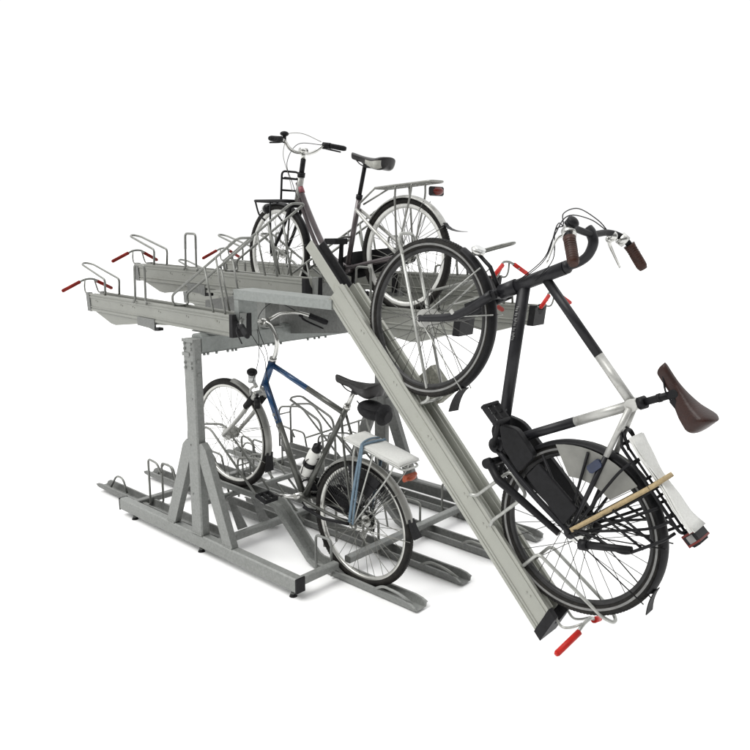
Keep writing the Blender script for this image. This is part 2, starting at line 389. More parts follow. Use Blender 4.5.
def tray(origin, es, length, amat, wmat, gmat, legs=True, label=None, inner_cap=True, arm=True, belly=True, ladder=False, hs=.20):
    O = Vector(origin); es = Vector(es).normalized(); ew = Vector((0, 1, 0))
    eh = Vector((-es.z, 0, es.x)); 
    if eh.z < 0: eh = -eh
    def P(s_, w_, h_): return O + es * s_ + ew * w_ + eh * h_
    sl = .35    # slanted outer end
    b = MB(); n0 = len(TP)
    for s_ in (0., length):
        for (a, h) in TP: b.v.append(P(s_ + (h * sl if s_ == 0 and ladder else (h * -.12 if s_ == 0 else 0)) + (.04 if s_ == 0 else 0), a, h))
    for k in range(n0): b.face((k, (k + 1) % n0, n0 + (k + 1) % n0, n0 + k))
    b.face(tuple(range(n0))[::-1]); b.face(tuple(range(n0, 2 * n0)))
    # drill holes / rivets on the near side
    for s_ in (.12, .45, .60, .9, 1.2, 1.5):
        for h in (-.045, -.05):
            b.disc(P(s_ + (.02 if h < -.046 else 0), -.062, h), (0, 1, 0), .004, .004, 8)
    o = rk(b, 'upper_tray', amat, label=label)
    if belly:
        c = MB(); poly = [(.10, -.1235), (.30, -.185), (.36, -.19), (.66, -.150), (1.0, -.1235)]
        c.prism(poly, lambda q, t: P(q[0], t, q[1]), -.055, .055); rk(c, 'underside_housing', amat, parent=o)
        c = MB(); c.prism([(.66, -.100), (.86, -.100), (.86, -.172), (.80, -.160), (.66, -.155)], lambda q, t: P(q[0], t, q[1]), -.069, -.056)
        c.prism([(.86, -.172), (.90, -.168), (.90, -.15), (.86, -.15)], lambda q, t: P(q[0], t, q[1]), -.066, -.03, mi=1)
        rk(c, 'lock_box', ['galvd', 'cap'], parent=o)
    # outer end cap
    c = MB()
    for s_ in (0, 1):
        for (a, h) in CP: c.v.append(P(-.006 + s_ * .044 + (h * sl if ladder else h * -.12), a * 1.012, h * 1.01))
    m = len(CP)
    for k in range(m): c.face((k, (k + 1) % m, m + (k + 1) % m, m + k))
    c.face(tuple(range(m))[::-1]); c.face(tuple(range(m, 2 * m)))
    rk(c, 'end_cap', 'cap' if origin[0] > .5 else 'galvd', parent=o)
    if inner_cap:
        c = MB(); c.prism(CP, lambda q, t: P(length + t, q[0] * 1.012, q[1] * 1.01), .001, .03)
        c.prism([(-.012, -.10), (.012, -.10), (.016, .0), (-.016, .0)], lambda q, t: P(length + t, q[0], q[1] + .01), .0305, .05, mi=1)
        rk(c, 'end_cap', ['cap', 'galv'], parent=o)
    # handle
    c = MB(); r = .0075
    c.tube(fillet([P(-.10, -.10, .045), P(-.075, -.045, .083), P(-.07, 0, .09), P(-.075, .045, .083), P(-.10, .10, .045)], .03), r, 10)
    for sg in (-1, 1):
        c.tube(fillet([P(.03, sg * .048, -.003), P(-.045, sg * .048, -.006), P(-.062, sg * .045, .03), P(-.070, sg * .035, .084)], .03), .0055, 8)
    ho = rk(c, 'handle', wmat, parent=o)
    for sg in (-1, 1):
        c = MB(); c.tube([P(-.088, sg * .062, .070), P(-.106, sg * .18, .012)], .0125, 14)
        c.tube([P(-.106, sg * .18, .012), P(-.1075, sg * .187, .0085)], [.0125, .008], 14)
        rk(c, 'grip', gmat, parent=o)
    # leaning tip loop, square hoop, front wheel arm
    c = MB()
    hoop(c, [P(.235, -.052, -.004), P(.245, -.052, .105), P(-.085, -.040, .188), P(-.12, -.012, .196), P(-.12, .012, .196), P(-.085, .040, .188), P(.245, .052, .105), P(.235, .052, -.004)], .0058, .025)
    rk(c, 'wheel_hoop', wmat, parent=o)
    c = MB()
    hoop(c, [P(hs + .44, -.079, -.012), P(hs + .455, -.072, .01), P(hs + .458, -.068, .228), P(hs + .575, -.068, .228), P(hs + .578, -.072, .01), P(hs + .60, -.079, -.012)], .0062, .025)
    rk(c, 'wheel_hoop', wmat, parent=o)
    if arm:
        c = MB()
        hoop(c, [P(1.68, -.052, .41), P(1.04, -.052, .06), P(1.06, -.052, .0), P(1.06, .052, .0), P(1.04, .052, .06), P(1.68, .052, .41)], .0075, .03)
        c.tube(fillet([P(1.62, -.052, .38), P(1.70, -.052, .42), P(1.70, .052, .42), P(1.62, .052, .38)], .03), .0075, 8)
        if legs:
            for s_ in (1.39, 1.50):
                for sg in (-1, 1): c.tube([P(s_, sg * .056, (s_ - 1.04) * .547 + .06), P(s_ + .075, sg * .056, -.004)], .0062, 8)
        rk(c, 'wheel_arm', wmat, parent=o)
    return P, o
LE = (1, 0, -.020)
TL = {}
for (y, zt, x0, lab) in ((.17, 1.505, -1.72, 'nearest left upper tray with empty hoops and dark red grips'), (.56, 1.695, -1.73, None), (.95, 1.505, -1.72, None), (1.34, 1.695, -1.73, None)):
    tray((x0, y, zt), LE, 1.62 if zt < 1.6 else 1.80, 'alu', 'wired', 'red', label=lab)
for (y, zt, x0, ln) in ((.97, 1.487, .885, 1.62), (1.36, 1.665, .80, 1.5), (1.75, 1.47, .885, 1.55)):
    tray((x0, y, zt), (-1, 0, 0), ln, 'alu', 'wired', 'red' if y < 1.2 else 'redb', arm=(y == .97), inner_cap=False)
PL, lad = tray((1.920, .222, .390), (-1, 0, 1.0707), 1.765, 'alul', 'wire', 'redb', legs=False, belly=False, inner_cap=False, ladder=True, hs=0, label='upper tray pulled out and tilted down to the floor, carrying the black bicycle')
# inner telescopic rail of the lowered tray
c = MB(); RP = [(-.045, -.060), (.045, -.060), (.045, -.030), (.036, -.030), (.036, -.045), (-.036, -.045), (-.036, -.006), (-.045, -.006)]
c.prism(RP, lambda q, t: PL(t, q[0] - .008, q[1] - .012), 1.70, 2.06, 0)
rk(c, 'inner_rail', 'alul', parent=lad)
c = MB(); c.prism([(-.0355, -.0445), (.050, -.0445), (.050, -.008), (.040, -.008), (.030, -.035), (-.030, -.035), (-.0355, -.03)], lambda q, t: PL(t, q[0] - .008, q[1] - .012), 1.766, 2.055); rk(c, 'rail_dark_insert', 'cap', parent=lad)  # black insert added to darken the inside of the rail
# grip pad beneath the front wheel
c = MB(); c.prism([(1.04, .066), (1.20, .066), (1.20, -.02), (1.04, -.02)], lambda q, t: PL(q[0], .0675 + (q[1] + .02) * .15 + t, q[1] + .01), 0, .05)
rk(c, 'grip_pad', 'mesh', parent=lad)
# carriage housing in front of the posts, carrying the lowered tray
c = MB()
c.prism([(-.115, 1.556), (.66, 1.552), (.66, 1.600), (-.115, 1.612)], lambda q, t: (q[0], t, q[1]), .150, .285)
c.prism([(-.115, 1.38), (-.075, 1.38), (-.075, 1.5555), (-.115, 1.5555)], lambda q, t: (q[0], t, q[1]), .152, .283)
o = rk(c, 'guide_rail', 'galvl', bevel=.002)
c = MB(); c.prism([(-1.22, 1.442), (0.172, 1.646), (0.401, 1.396), (0.168, 1.334), (-1.238, 1.196)], lambda q, t: (q[0], t, q[1]), .735, .745); rk(c, 'dark_fill_plate', 'galvd')  # dark sheet added to fill the gap behind the guide rail

# ------------------------------------------------------------------ bicycles
def bike_frame_matrix(rear, front, Rw):
    r, f = Vector(rear), Vector(front); d = (f - r).normalized(); up = Vector((d.z, 0, -d.x)); left = up.cross(d)
    base = r - up * Rw
    Mx = Matrix(((d.x, left.x, up.x, base.x), (d.y, left.y, up.y, base.y), (d.z, left.z, up.z, base.z), (0, 0, 0, 1)))
    return Mx, (f - r).length
class Bike:
    def __init__(s, name, rear, front, Rw, steer, head, label, cat='bicycle', group=None, bar=None, boff=0):
        s.R = Rw; s.Mx, s.wb = bike_frame_matrix(rear, front, Rw); s.root = empty(name, s.Mx); tag(s.root, label, cat, group)
        s.up = Matrix.Translation((0, 0, Rw))                       # part coordinates: hub-centred -> base-centred
        hb, ht = Vector((head[0][0], 0, head[0][1])), Vector((head[1][0], 0, head[1][1]))
        s.hb, s.ht = hb, ht
        s.S = s.up @ Matrix.Translation(hb) @ Matrix.Rotation(R(steer), 4, (ht - hb).normalized()) @ Matrix.Translation(-hb)
        s.SB = s.up @ Matrix.Translation(hb) @ Matrix.Rotation(R(bar if bar is not None else steer), 4, (ht - hb).normalized()) @ Matrix.Translation(Vector((boff, 0, 0)) - hb)
    def part(s, mb, name, mats, steer=False, parent=None, bevel=0, label=None):
        o = mb.build(name, mats, parent or s.root, X=s.SB if steer == 2 else (s.S if steer else s.up), bevel=bevel)
        if label: o['label'] = label
        return o
    def wheel(s, c, steer, rimmat, spokemat, rim_w=.016, tr=.021, stripe=None, hubr=.022, hubmat='chrome', drum=None, rot=0., yo=0):
        c = Vector(c); Ro = s.R
        b = MB()
        hubw = .034
        ns = 32; ri = Ro - 2 * tr - rim_w * .4
        for k in range(ns):
            sg = 1 if k % 2 else -1
            a = 2 * math.pi * k / ns + rot
            lead = 1 if (k // 2) % 2 else -1
            ah = a + lead * 1.15
            p0 = c + Vector((hubr * 1.15 * math.cos(ah), sg * hubw, hubr * 1.15 * math.sin(ah)))
            p1 = c + Vector((ri * math.cos(a), sg * .003, ri * math.sin(a)))
            b.tube([p0, p1], .0016, 5)
        o = s.part(b, 'wheel', spokemat, steer)
        # tyre
        prof = []; nseg = 16; mi = []
        for k in range(nseg):
            a = 2 * math.pi * k / nseg
            prof.append((tr * .97 * math.sin(a), Ro - tr + tr * math.cos(a)))
            mid = 2 * math.pi * (k + .5) / nseg
            mi.append(1 if (stripe and -.42 < math.cos(mid) < -.02) else 0)
        t = MB(); t.arc(prof, c, 0, 360, 96, mi=mi, closed=True)
        # tread blocks
        for k in range(0, 150):
            a = 2 * math.pi * k / 150
            for q in (-.62, .62):
                rr = Ro - tr + tr * math.cos(q) ; yy = tr * math.sin(q)
                d = Vector((math.cos(a), 0, math.sin(a))); tt = Vector((-math.sin(a), 0, math.cos(a)))
                nrm = (d * math.cos(q) + Vector((0, 1, 0)) * math.sin(q)); sd = tt.cross(nrm)
                p = c + d * rr + Vector((0, yy, 0))
                t.prism([(-.004, -.005), (.004, -.005), (.004, .005), (-.004, .005)], lambda z, h: p + tt * z[0] + sd * z[1] + nrm * h, -.001, .0006)
        s.part(t, 'tyre', ['tyre', 'stripe'], steer, o)
        r1 = Ro - 2 * tr + .006
        rp = [(-.011, r1), (-.0125, r1 - .004), (-.0115, r1 - rim_w * .7), (-.006, r1 - rim_w), (.006, r1 - rim_w), (.0115, r1 - rim_w * .7), (.0125, r1 - .004), (.011, r1), (.007, r1 - .006), (-.007, r1 - .006)]
        rb = MB(); rb.arc(rp, c, 0, 360, 96, closed=True); s.part(rb, 'rim', rimmat, steer, o)
        h = MB(); h.disc(c, (0, 1, 0), .013, .075, 18); h.disc(c, (0, 1, 0), .005, .14, 10)
        for sg in (-1, 1):
            h.disc(c + Vector((0, sg * hubw, 0)), (0, 1, 0), hubr * 1.25, .004, 24)
            h.disc(c + Vector((0, sg * .062, 0)), (0, 1, 0), .010, .010, 6)
        if drum: h.disc(c + Vector((0, .005, 0)), (0, 1, 0), drum, .05, 28); h.disc(c + Vector((0, .032, 0)), (0, 1, 0), drum * .8, .006, 28)
        s.part(h, 'hub', hubmat, steer, o)
        return o
    def fender(s, c, a0, a1, mats, steer=False, w_=.028, gap=.012, name='mudguard'):
        Ro = s.R + gap; pr = []
        N_ = 8
        for k in range(N_ + 1):
            q = -1 + 2 * k / N_; pr.append((q * w_, Ro - (1 - math.cos(q * 1.15)) * .026))
        for k in range(N_, -1, -1):
            q = -1 + 2 * k / N_; pr.append((q * (w_ - .0015), Ro - .002 - (1 - math.cos(q * 1.15)) * .026))
        b = MB(); b.arc(pr, c, a0, a1, 48); return s.part(b, name, mats, steer)
    def flap(s, c, ang, ln, wd, steer=False, gap=.010, tilt=.3, mat_='rub', parent=None):
        a = R(ang); d = Vector((math.cos(a), 0, math.sin(a))); sgn = 1 if ln > 0 else -1; t = Vector((-math.sin(a), 0, math.cos(a))) * sgn
        p = Vector(c) + d * (s.R + gap + .001); b = MB(); L_ = abs(ln); N_ = 5
        for i in range(N_ + 1):
            u = i / N_
            q = p - t * .012 + t * (L_ * u) + d * (tilt * L_ * u * u)
            ww = wd * (.8 + .35 * u)
            for (yy, dd) in ((-ww, .0), (ww, .0), (ww, .004), (-ww, .004)):
                b.v.append(q + Vector((0, yy, 0)) + d * (dd - abs(yy) * .2))
        for i in range(N_):
            for k in range(4): b.face((i * 4 + k, i * 4 + (k + 1) % 4, i * 4 + 4 + (k + 1) % 4, i * 4 + 4 + k), 0, False)
        b.face((3, 2, 1, 0)); b.face(tuple(N_ * 4 + k for k in range(4)))
        return s.part(b, 'mud_flap', mat_, steer, parent)
    def saddle(s, nose, tail, wmax, thick, mats, drop=.0, rails=True, panel=None, post=None):
        """nose, tail = (x,z) of the top line"""
        b = MB(); n = 33; seg = 24; nx, tx = Vector((nose[0], 0, nose[1])), Vector((tail[0], 0, tail[1]))
        ax = tx - nx; upn = Vector((ax.z, 0, -ax.x)).normalized(); upn = upn if upn.z > 0 else -upn
        for i in range(n):
            u = .5 - .5 * math.cos(math.pi * i / (n - 1))
            hw = wmax * (.20 + .80 * (max(0, (u - .30) / .70) ** 1.35 if u > .3 else 0))
            rn = math.sqrt(max(.004, 1 - (1 - min(1, u / .07)) ** 2)); hw *= rn
            rt_ = math.sqrt(max(.002, 1 - (max(0, u - .84) / .16) ** 2)); hw *= rt_
            dip = -.012 * math.sin(math.pi * min(1, u * 1.1)) + .010 * max(0, u - .7) / .3
            th = thick * (.55 + .75 * max(0, u - .35) / .65)
            th *= min(1, .25 + .75 * rn) * (.3 + .7 * rt_ ** .7)
            for k in range(seg):
                a = 2 * math.pi * k / seg; cy, cz = math.cos(a), math.sin(a)
                y = hw * (abs(cy) ** .75) * (1 if cy > 0 else -1)
                z = (th * .34 * abs(cz) ** .8 if cz > 0 else -th * abs(cz) ** .9 * (.65 + .35 * abs(cy)))
                b.v.append(nx + ax * u + upn * (dip - th * .3 + z) + Vector((0, y, 0)))
        for i in range(n - 1):
            for k in range(seg):
                mi = 1 if (panel and panel[0] <= i <= panel[1] and (seg * .5 < k < seg and (k < seg * .64 or k > seg * .86))) else 0
                b.face((i * seg + k, i * seg + (k + 1) % seg, (i + 1) * seg + (k + 1) % seg, (i + 1) * seg + k), mi, True)
        b.face(tuple(range(seg))[::-1]); b.face(tuple((n - 1) * seg + k for k in range(seg)))
        o = s.part(b, 'saddle', mats)
        r = MB()
        for sg in (-1, 1):
            r.tube(catmull([nx + ax * .12 + upn * -.03 + Vector((0, sg * .012, 0)), nx + ax * .35 + upn * -.060 + Vector((0, sg * .022, 0)), nx + ax * .65 + upn * -.062 + Vector((0, sg * .022, 0)), nx + ax * .88 + upn * (-.03) + Vector((0, sg * .045, 0))], 5), .0035, 8)
        r.box(nx + ax * .52 + upn * -.058, (.04, .055, .022), bev=.004)
        s.part(r, 'saddle_rails', 'blackm', parent=o)
        return o
    def crank(s, bb, ang, ln, rings, mats='chrome', pedal='rub', pw=.095, thick=1.):
        bb = Vector((bb[0], 0, bb[1])); b = MB(); b.disc(bb, (0, 1, 0), .018, .12, 16)
        for sg, a in ((1, ang), (-1, ang + 180)):
            d = Vector((math.cos(R(a)), 0, math.sin(R(a))))
            b.tube([bb + Vector((0, sg * .062, 0)), bb + d * ln + Vector((0, sg * .075, 0))], [.013 * thick, .010 * thick], 10, flat=(1, .7))
        if rings:
            b.arc([(-.05, rings - .012), (-.05, rings), (-.046, rings), (-.046, rings - .012)], bb, 0, 360, 48, closed=True, smooth=False)
            for k in range(5):
                a = R(72 * k + 10); b.bar(bb + Vector((0, -.048, 0)), bb + Vector((math.cos(a) * (rings - .006), -.048, math.sin(a) * (rings - .006))), .012, .004, up=(0, 1, 0))
        o = s.part(b, 'crankset', mats)
        for sg, a in ((1, ang), (-1, ang + 180)):
            p = bb + Vector((math.cos(R(a)) * ln, sg * .125, math.sin(R(a)) * ln))
            q = MB()
            for dx in (-.04, .04): q.box(p + Vector((dx, 0, 0)), (.014, pw, .024 * thick), bev=.004)
            for dy in (-pw / 2 + .006, 0, pw / 2 - .006): q.box(p + Vector((0, dy, 0)), (.07, .011, .022 * thick), bev=.003)
            q.disc(p + Vector((0, -sg * .03, 0)), (0, 1, 0), .006, .09, 10)
            s.part(q, 'pedal', pedal, parent=o)
        return o
    def rear_triangle(s, b, sc_, bb, r1=.0075, r2=.009, m1=0, m2=0, yo=.062):
        for sg in (-1, 1):
            b.tube(catmull([(sc_[0], sg * .018, sc_[1]), (sc_[0] * .6, sg * .045, sc_[1] * .6), (.008, sg * yo, .01)], 6), r1, 10, mi=m1)
            b.tube(catmull([(bb[0], sg * .025, bb[1]), (bb[0] * .55, sg * .050, bb[1] * .55), (0, sg * yo, 0)], 6), r2, 10, mi=m2)
            b.disc((0, sg * yo, 0), (0, 1, 0), .020, .006, 16, mi=m2)
    def chain(s, bb, rf=.09, rr=.035, y=-.045):
        b = MB(); B_ = Vector((bb[0], y, bb[1])); pts = []
        for k in range(13): a = R(-90 + 180 * k / 12); pts.append(B_ + Vector((rf * math.cos(a), 0, rf * math.sin(a))))
        for k in range(9): a = R(90 + 180 * k / 8); pts.append(Vector((rr * math.cos(a), y, rr * math.sin(a))))
        b.tube(pts, .005, 6, closed=True); return s.part(b, 'chain', 'blackm')
    def carrier(s, x0, x1, z0, z1, w_, mat_, r=.0055, legs=((.05, 0), (-.15, .0)), cross=4, front=None):
        b = MB(); P = lambda u, y: Vector((x0 + (x1 - x0) * u, y, z0 + (z1 - z0) * u))
        b.tube(fillet([P(0, -w_), P(.08, -w_), P(1, -w_), P(1, w_), P(.08, w_), P(0, w_)], .03, closed=True), r, 8, closed=True)
        b.tube([P(0, -w_ * .35), P(1, -w_ * .35)], r * .8, 8); b.tube([P(0, w_ * .35), P(1, w_ * .35)], r * .8, 8)
        for k in range(1, cross + 1): b.tube([P(k / (cross + 1), -w_), P(k / (cross + 1), w_)], r * .8, 8)
        for sg in (-1, 1):
            for (lx, _) in legs:
                u = (lx - x0) / (x1 - x0); b.tube(catmull([P(u, sg * w_), P(u, sg * (w_ + .008)) - Vector((-(0 - lx) * .15, 0, .10)), (.0, sg * .072, .012)], 5), r * .85, 8)
        if front:
            for sg in (-1, 1): b.tube([P(.02, sg * w_), Vector((front[0], sg * .02, front[1]))], r * .8, 8)
        return s.part(b, 'rear_carrier', mat_)
    def bars(s, pts, gripl, barmat, gripmat, r=.011, gr=.0165):
        """pts: half bar (y>=0) from clamp to grip end; symmetric"""
        P = catmull(pts, 6); mir = [Vector((p.x, -p.y, p.z)) for p in P]
        b = MB(); b.tube(mir[::-1] + P[1:], r, 12)
        o = s.part(b, 'handlebar', barmat, 2)
        for sg in (1, -1):
            e = Vector(pts[-1]); q = Vector(pts[-2]); d = (e - q).normalized(); a = e - d * gripl
            fl = lambda v: Vector((v.x, v.y * sg, v.z))
            g_ = MB(); N_ = 9
            ps = [fl(a + (e + d * .006 - a) * (i / (N_ - 1))) for i in range(N_)]
            g_.tube(ps, [gr * (1.12, 1.0, .97, 1.0, 1.03, 1.03, 1.02, 1.0, .75)[i] for i in range(N_)], 14)
            for i in range(9): g_.tube([fl(a + d * (gripl * (.12 + .09 * i))), fl(a + d * (gripl * (.12 + .09 * i) + .003))], gr * 1.04, 14)
            s.part(g_, 'grip', gripmat, 2, o)
        return o
    def lever(s, a, b_, c_, mats, parent, sg=1):
        fl = lambda v: Vector((v[0], v[1] * sg, v[2]))
        m = MB(); m.tube(catmull([fl(a), fl(b_), fl(c_)], 6), [.0085, .0048], 10, flat=(1, .75)); m.ell(fl(a), (.016, .016, .014))
        return s.part(m, 'brake_lever', mats, 2, parent)
    def cable(s, pts, r=.0022, mat_='blackm', steer=True, name='brake_cable'):
        m = MB(); m.tube(catmull(pts, 7), r, 6); return s.part(m, name, mat_, steer)
    def fork(s, crown, hub, mats, off=.052, r0=.013, r1=.008, mid=None, steerer=True, boots=None):
        b = MB(); c = Vector((crown[0], 0, crown[1])); h = Vector((hub[0], 0, hub[1]))
        for sg in (-1, 1):
            p0 = c + Vector((0, sg * off * .9, 0)); p1 = h + Vector((0, sg * (off + .006), 0))
            md = (p0 + p1) / 2 + (Vector((mid[0], 0, mid[1])) if mid else Vector())
            b.tube(catmull([p0, md, p1], 6), [r0, r1], 12)
            b.disc(p1, (0, 1, 0), .016, .008, 16)
            if boots:
                u0, u1 = boots; b.tube([p0 + (p1 - p0) * u0, p0 + (p1 - p0) * u1], r0 * 1.35, 14, mi=1)
        b.box(c, (.036, off * 2 + .01, .030), bev=.008)
        b.tube([c, Vector((s.hb.x, 0, s.hb.z))], .018, 14)
        return s.part(b, 'fork', mats, True)

# ============================ lower bicycle (blue head, silver parts)
b1 = Bike('bicycle', (.66, .36, .393), (-.46, .36, .684), .35, 3, ((.93, .40), (.878, .615)),
          'blue and dark grey bicycle with silver mudguards parked on the lower tier of the rack', group=None)
F1 = (b1.wb, 0, 0)
b1.wheel((0, 0, 0), False, 'rim', 'spoke', hubr=.026, tr=.0205, rim_w=.020)
b1.wheel(F1, True, 'rim', 'spoke', hubr=.030, drum=.034, hubmat='silver', rot=.05, tr=.0205, rim_w=.020)
f = MB()
HT, HB, BB, SC = (.884, .595), (.924, .425), (.452, -.084), (.272, .534)
f.tube([(HB[0], 0, HB[1]), (HT[0], 0, HT[1])], .021, 16, mi=0)
def mix(a, b, t): return tuple(a[i] + (b[i] - a[i]) * t for i in range(len(a)))
def tube2(f, A, B, r, t, m0, m1, sp=.0):
    A3, B3 = Vector((A[0], 0, A[1])), Vector((B[0], 0, B[1])); Mi = A3 + (B3 - A3) * t
    f.tube([A3, Mi], r, 16, mi=m0); f.tube([Mi, B3], r, 16, mi=m1)
tube2(f, (.885, .57), SC, .0165, .52, 0, 1); tube2(f, (.918, .445), BB, .0195, .36, 0, 1)
tube2(f, (.255, .585), BB, .016, .5, 1, 1)
b1.rear_triangle(f, (SC[0], SC[1] - .01), BB, m1=1, m2=1)
f.disc((BB[0], 0, BB[1]), (0, 1, 0), .026, .075, 18, mi=1)
fo = b1.part(f, 'frame', ['blue', 'gun'])
# pale decal strokes on the down tube
dcl = MB()
A3, B3 = Vector((.918, 0, .445)), Vector((BB[0], 0, BB[1])); dd = (B3 - A3).normalized(); up_ = dd.cross(Vector((0, 1, 0)))
for k, w_ in enumerate((.018, .010, .016, .020, .012)):
    p = A3 + dd * (.20 + k * .034); dcl.box((p.x, .0185, p.z), (.022 - (k % 2) * .006, .002, w_), Mx=Matrix.Rotation(R(40), 3, 'Y'))
b1.part(dcl, 'tube_decal', 'stripe', parent=fo)
sp = MB(); sp.tube([(.262, 0, .56), (.225, 0, .695)], .0125, 14); sp.disc((.258, 0, .575), (-.25, 0, 1), .020, .025, 14); b1.part(sp, 'seat_post', 'chrome')
b1.saddle((.375, .715), (.070, .772), .098, .062, ['vinyl', 'vinyl'])
b1.fork((.935, .372), (b1.wb, 0), ['silver', 'rub'], mid=(-.012, 0), r0=.0155, r1=.011, boots=(.10, .30))
st = MB(); st.tube(catmull([(.880, 0, .60), (.866, 0, .66), (.876, 0, .73), (.925, 0, .785), (.985, 0, .800)], 6), [.0135, .0125], 14); st.disc((.99, 0, .80), (0, 1, 0), .019, .05, 16); st.disc((.882, 0, .605), (-.2, 0, 1), .022, .02, 16)
b1.part(st, 'stem', 'chrome', True)
hb1 = b1.bars([(.990, 0, .80), (1.005, .06, .805), (1.0, .13, .830), (.955, .21, .842), (.885, .265, .836), (.790, .305, .824)], .110, 'chrome', 'rub')
for sg in (1, -1): b1.lever((.935, .235, .830), (.925, .262, .798), (.815, .315, .775), 'blackm', hb1, sg)
b1.cable([(.94, .235, .84), (1.03, .12, .87), (1.02, .03, .76), (.975, .025, .60), (.99, .03, .42)])
b1.cable([(.94, -.235, .84), (1.06, -.12, .88), (1.05, .0, .78), (.965, -.03, .60), (.93, -.03, .46)])
b1.cable([(.94, .22, .84), (.99, .15, .80), (.93, .035, .62), (.88, .03, .50), (.74, .024, .27)])
b1.fender((0, 0, 0), 10, 150, 'fend'); b1.flap((0, 0, 0), 149, .10, .028, tilt=.22)
b1.fender(F1, 84, 178, 'fend', True)
b1.flap(F1, 177, .12, .030, True, tilt=.12)
ms = MB()
for sg in (-1, 1):
    for a in (165, 125): ms.tube([Vector((0, sg * .066, 0)), Vector((math.cos(R(a)) * .36, sg * .03, math.sin(R(a)) * .36))], .0022, 6)
b1.part(ms, 'mudguard_stay', 'spoke')
ms = MB()
for sg in (-1, 1):
    for a in (185, 150): ms.tube([Vector((b1.wb, sg * .062, 0)), Vector((b1.wb + math.cos(R(a)) * .36, sg * .03, math.sin(R(a)) * .36))], .0022, 6)
b1.part(ms, 'mudguard_stay', 'spoke', True)
b1.crank((.465, -.072), 336, .175, .095, 'chrome'); b1.chain(BB)
cc = MB(); cc.prism([(-.05, -.05), (.48, -.10), (.50, -.0), (.42, .045), (-.02, .045)], lambda q, t: (q[0], t, q[1]), -.062, -.055); b1.part(cc, 'chain_guard', 'blackm')
b1.carrier(.19, -.235, .432, .455, .062, 'wire', legs=((.10, 0), (-.03, 0), (-.17, 0)), front=(.24, .44))
# skirt guard: dark netting on the upper front part of the rear wheel
sg_ = MB()
for sg in (-1, 1):
    for k in range(26):
        a = R(24 + 3.9 * k); sg_.tube([Vector((.02 + math.cos(a) * .05, sg * .062, .02 + math.sin(a) * .05)), Vector((math.cos(a) * .345, sg * .045, math.sin(a) * .345))], .0016, 5)
    for rr, a0, a1 in ((.19, 30, 118), (.27, 26, 122)):
        sg_.tube([Vector((math.cos(R(a)) * rr, sg * .055, math.sin(R(a)) * rr)) for a in range(a0, a1, 6)], .0016, 5)
    pol = [(math.cos(R(a)) * .33, math.sin(R(a)) * .33) for a in range(66, 112, 6)] + [(math.cos(R(a)) * .20, math.sin(R(a)) * .20) for a in range(104, 66, -10)]
    sg_.prism(pol, lambda q, t: (q[0], sg * .052 + t, q[1]), -.001, .001)
b1.part(sg_, 'skirt_guard', 'bag')
rl = MB(); rl.box((-.235, 0, .405), (.022, .085, .036), bev=.006); rl.ell((-.245, 0, .405), (.014, .036, .014)); b1.part(rl, 'tail_light', 'orl')
hl = MB(); hl.ell((1.04, 0, .462), (.032, .034, .024)); hl.disc((1.034, 0, .425), (.15, 0, 1), .024, .05, 18, mi=1); hl.tube([(1.03, 0, .42), (.985, 0, .385)], .012, 10, mi=1)
hlo = b1.part(hl, 'head_light', ['cap', 'glass'], True)
ca = MB()
for sg in (-1, 1): ca.tube(catmull([(.965, sg * .02, .41), (.99, sg * .04, .38), (.985, sg * .035, .33)], 5), .007, 8)
b1.part(ca, 'brake_caliper', 'silver', True)
dy = MB(); dy.disc((.90, .06, .33), (.25, 0, 1), .018, .06, 14); dy.disc((.91, .06, .372), (.25, 0, 1), .010, .025, 12); b1.part(dy, 'dynamo', 'cap', True)
ks = MB(); ks.tube([(.03, .075, .0), (.20, .085, -.06), (.36, .085, -.075)], .009, 10); b1.part(ks, 'kickstand', 'blackm')
# derailleur and mechs
dr = MB(); dr.disc((-.01, -.075, -.045), (0, 1, 0), .024, .016, 16); dr.bar((-.01, -.075, -.03), (.03, -.075, -.12), .02, .012); dr.disc((.03, -.075, -.12), (0, 1, 0), .022, .012, 16); dr.arc([(-.06, .052), (-.055, .055), (-.05, .052), (-.055, .03)], (0, 0, 0), 0, 360, 30, closed=True)
b1.part(dr, 'rear_gear', 'chrome')

BM = b1.Mx @ b1.up
def on_bike(bk, name, mb, mats, origin, label, cat, **k):
    """a thing of its own resting on a bicycle: vertices given hub-centred in that bicycle's frame"""
    X = bk.Mx @ bk.up; o3 = X @ Vector(origin)
    o = mb.build(name, mats, None, X=X, origin=o3); tag(o, label, cat); return o
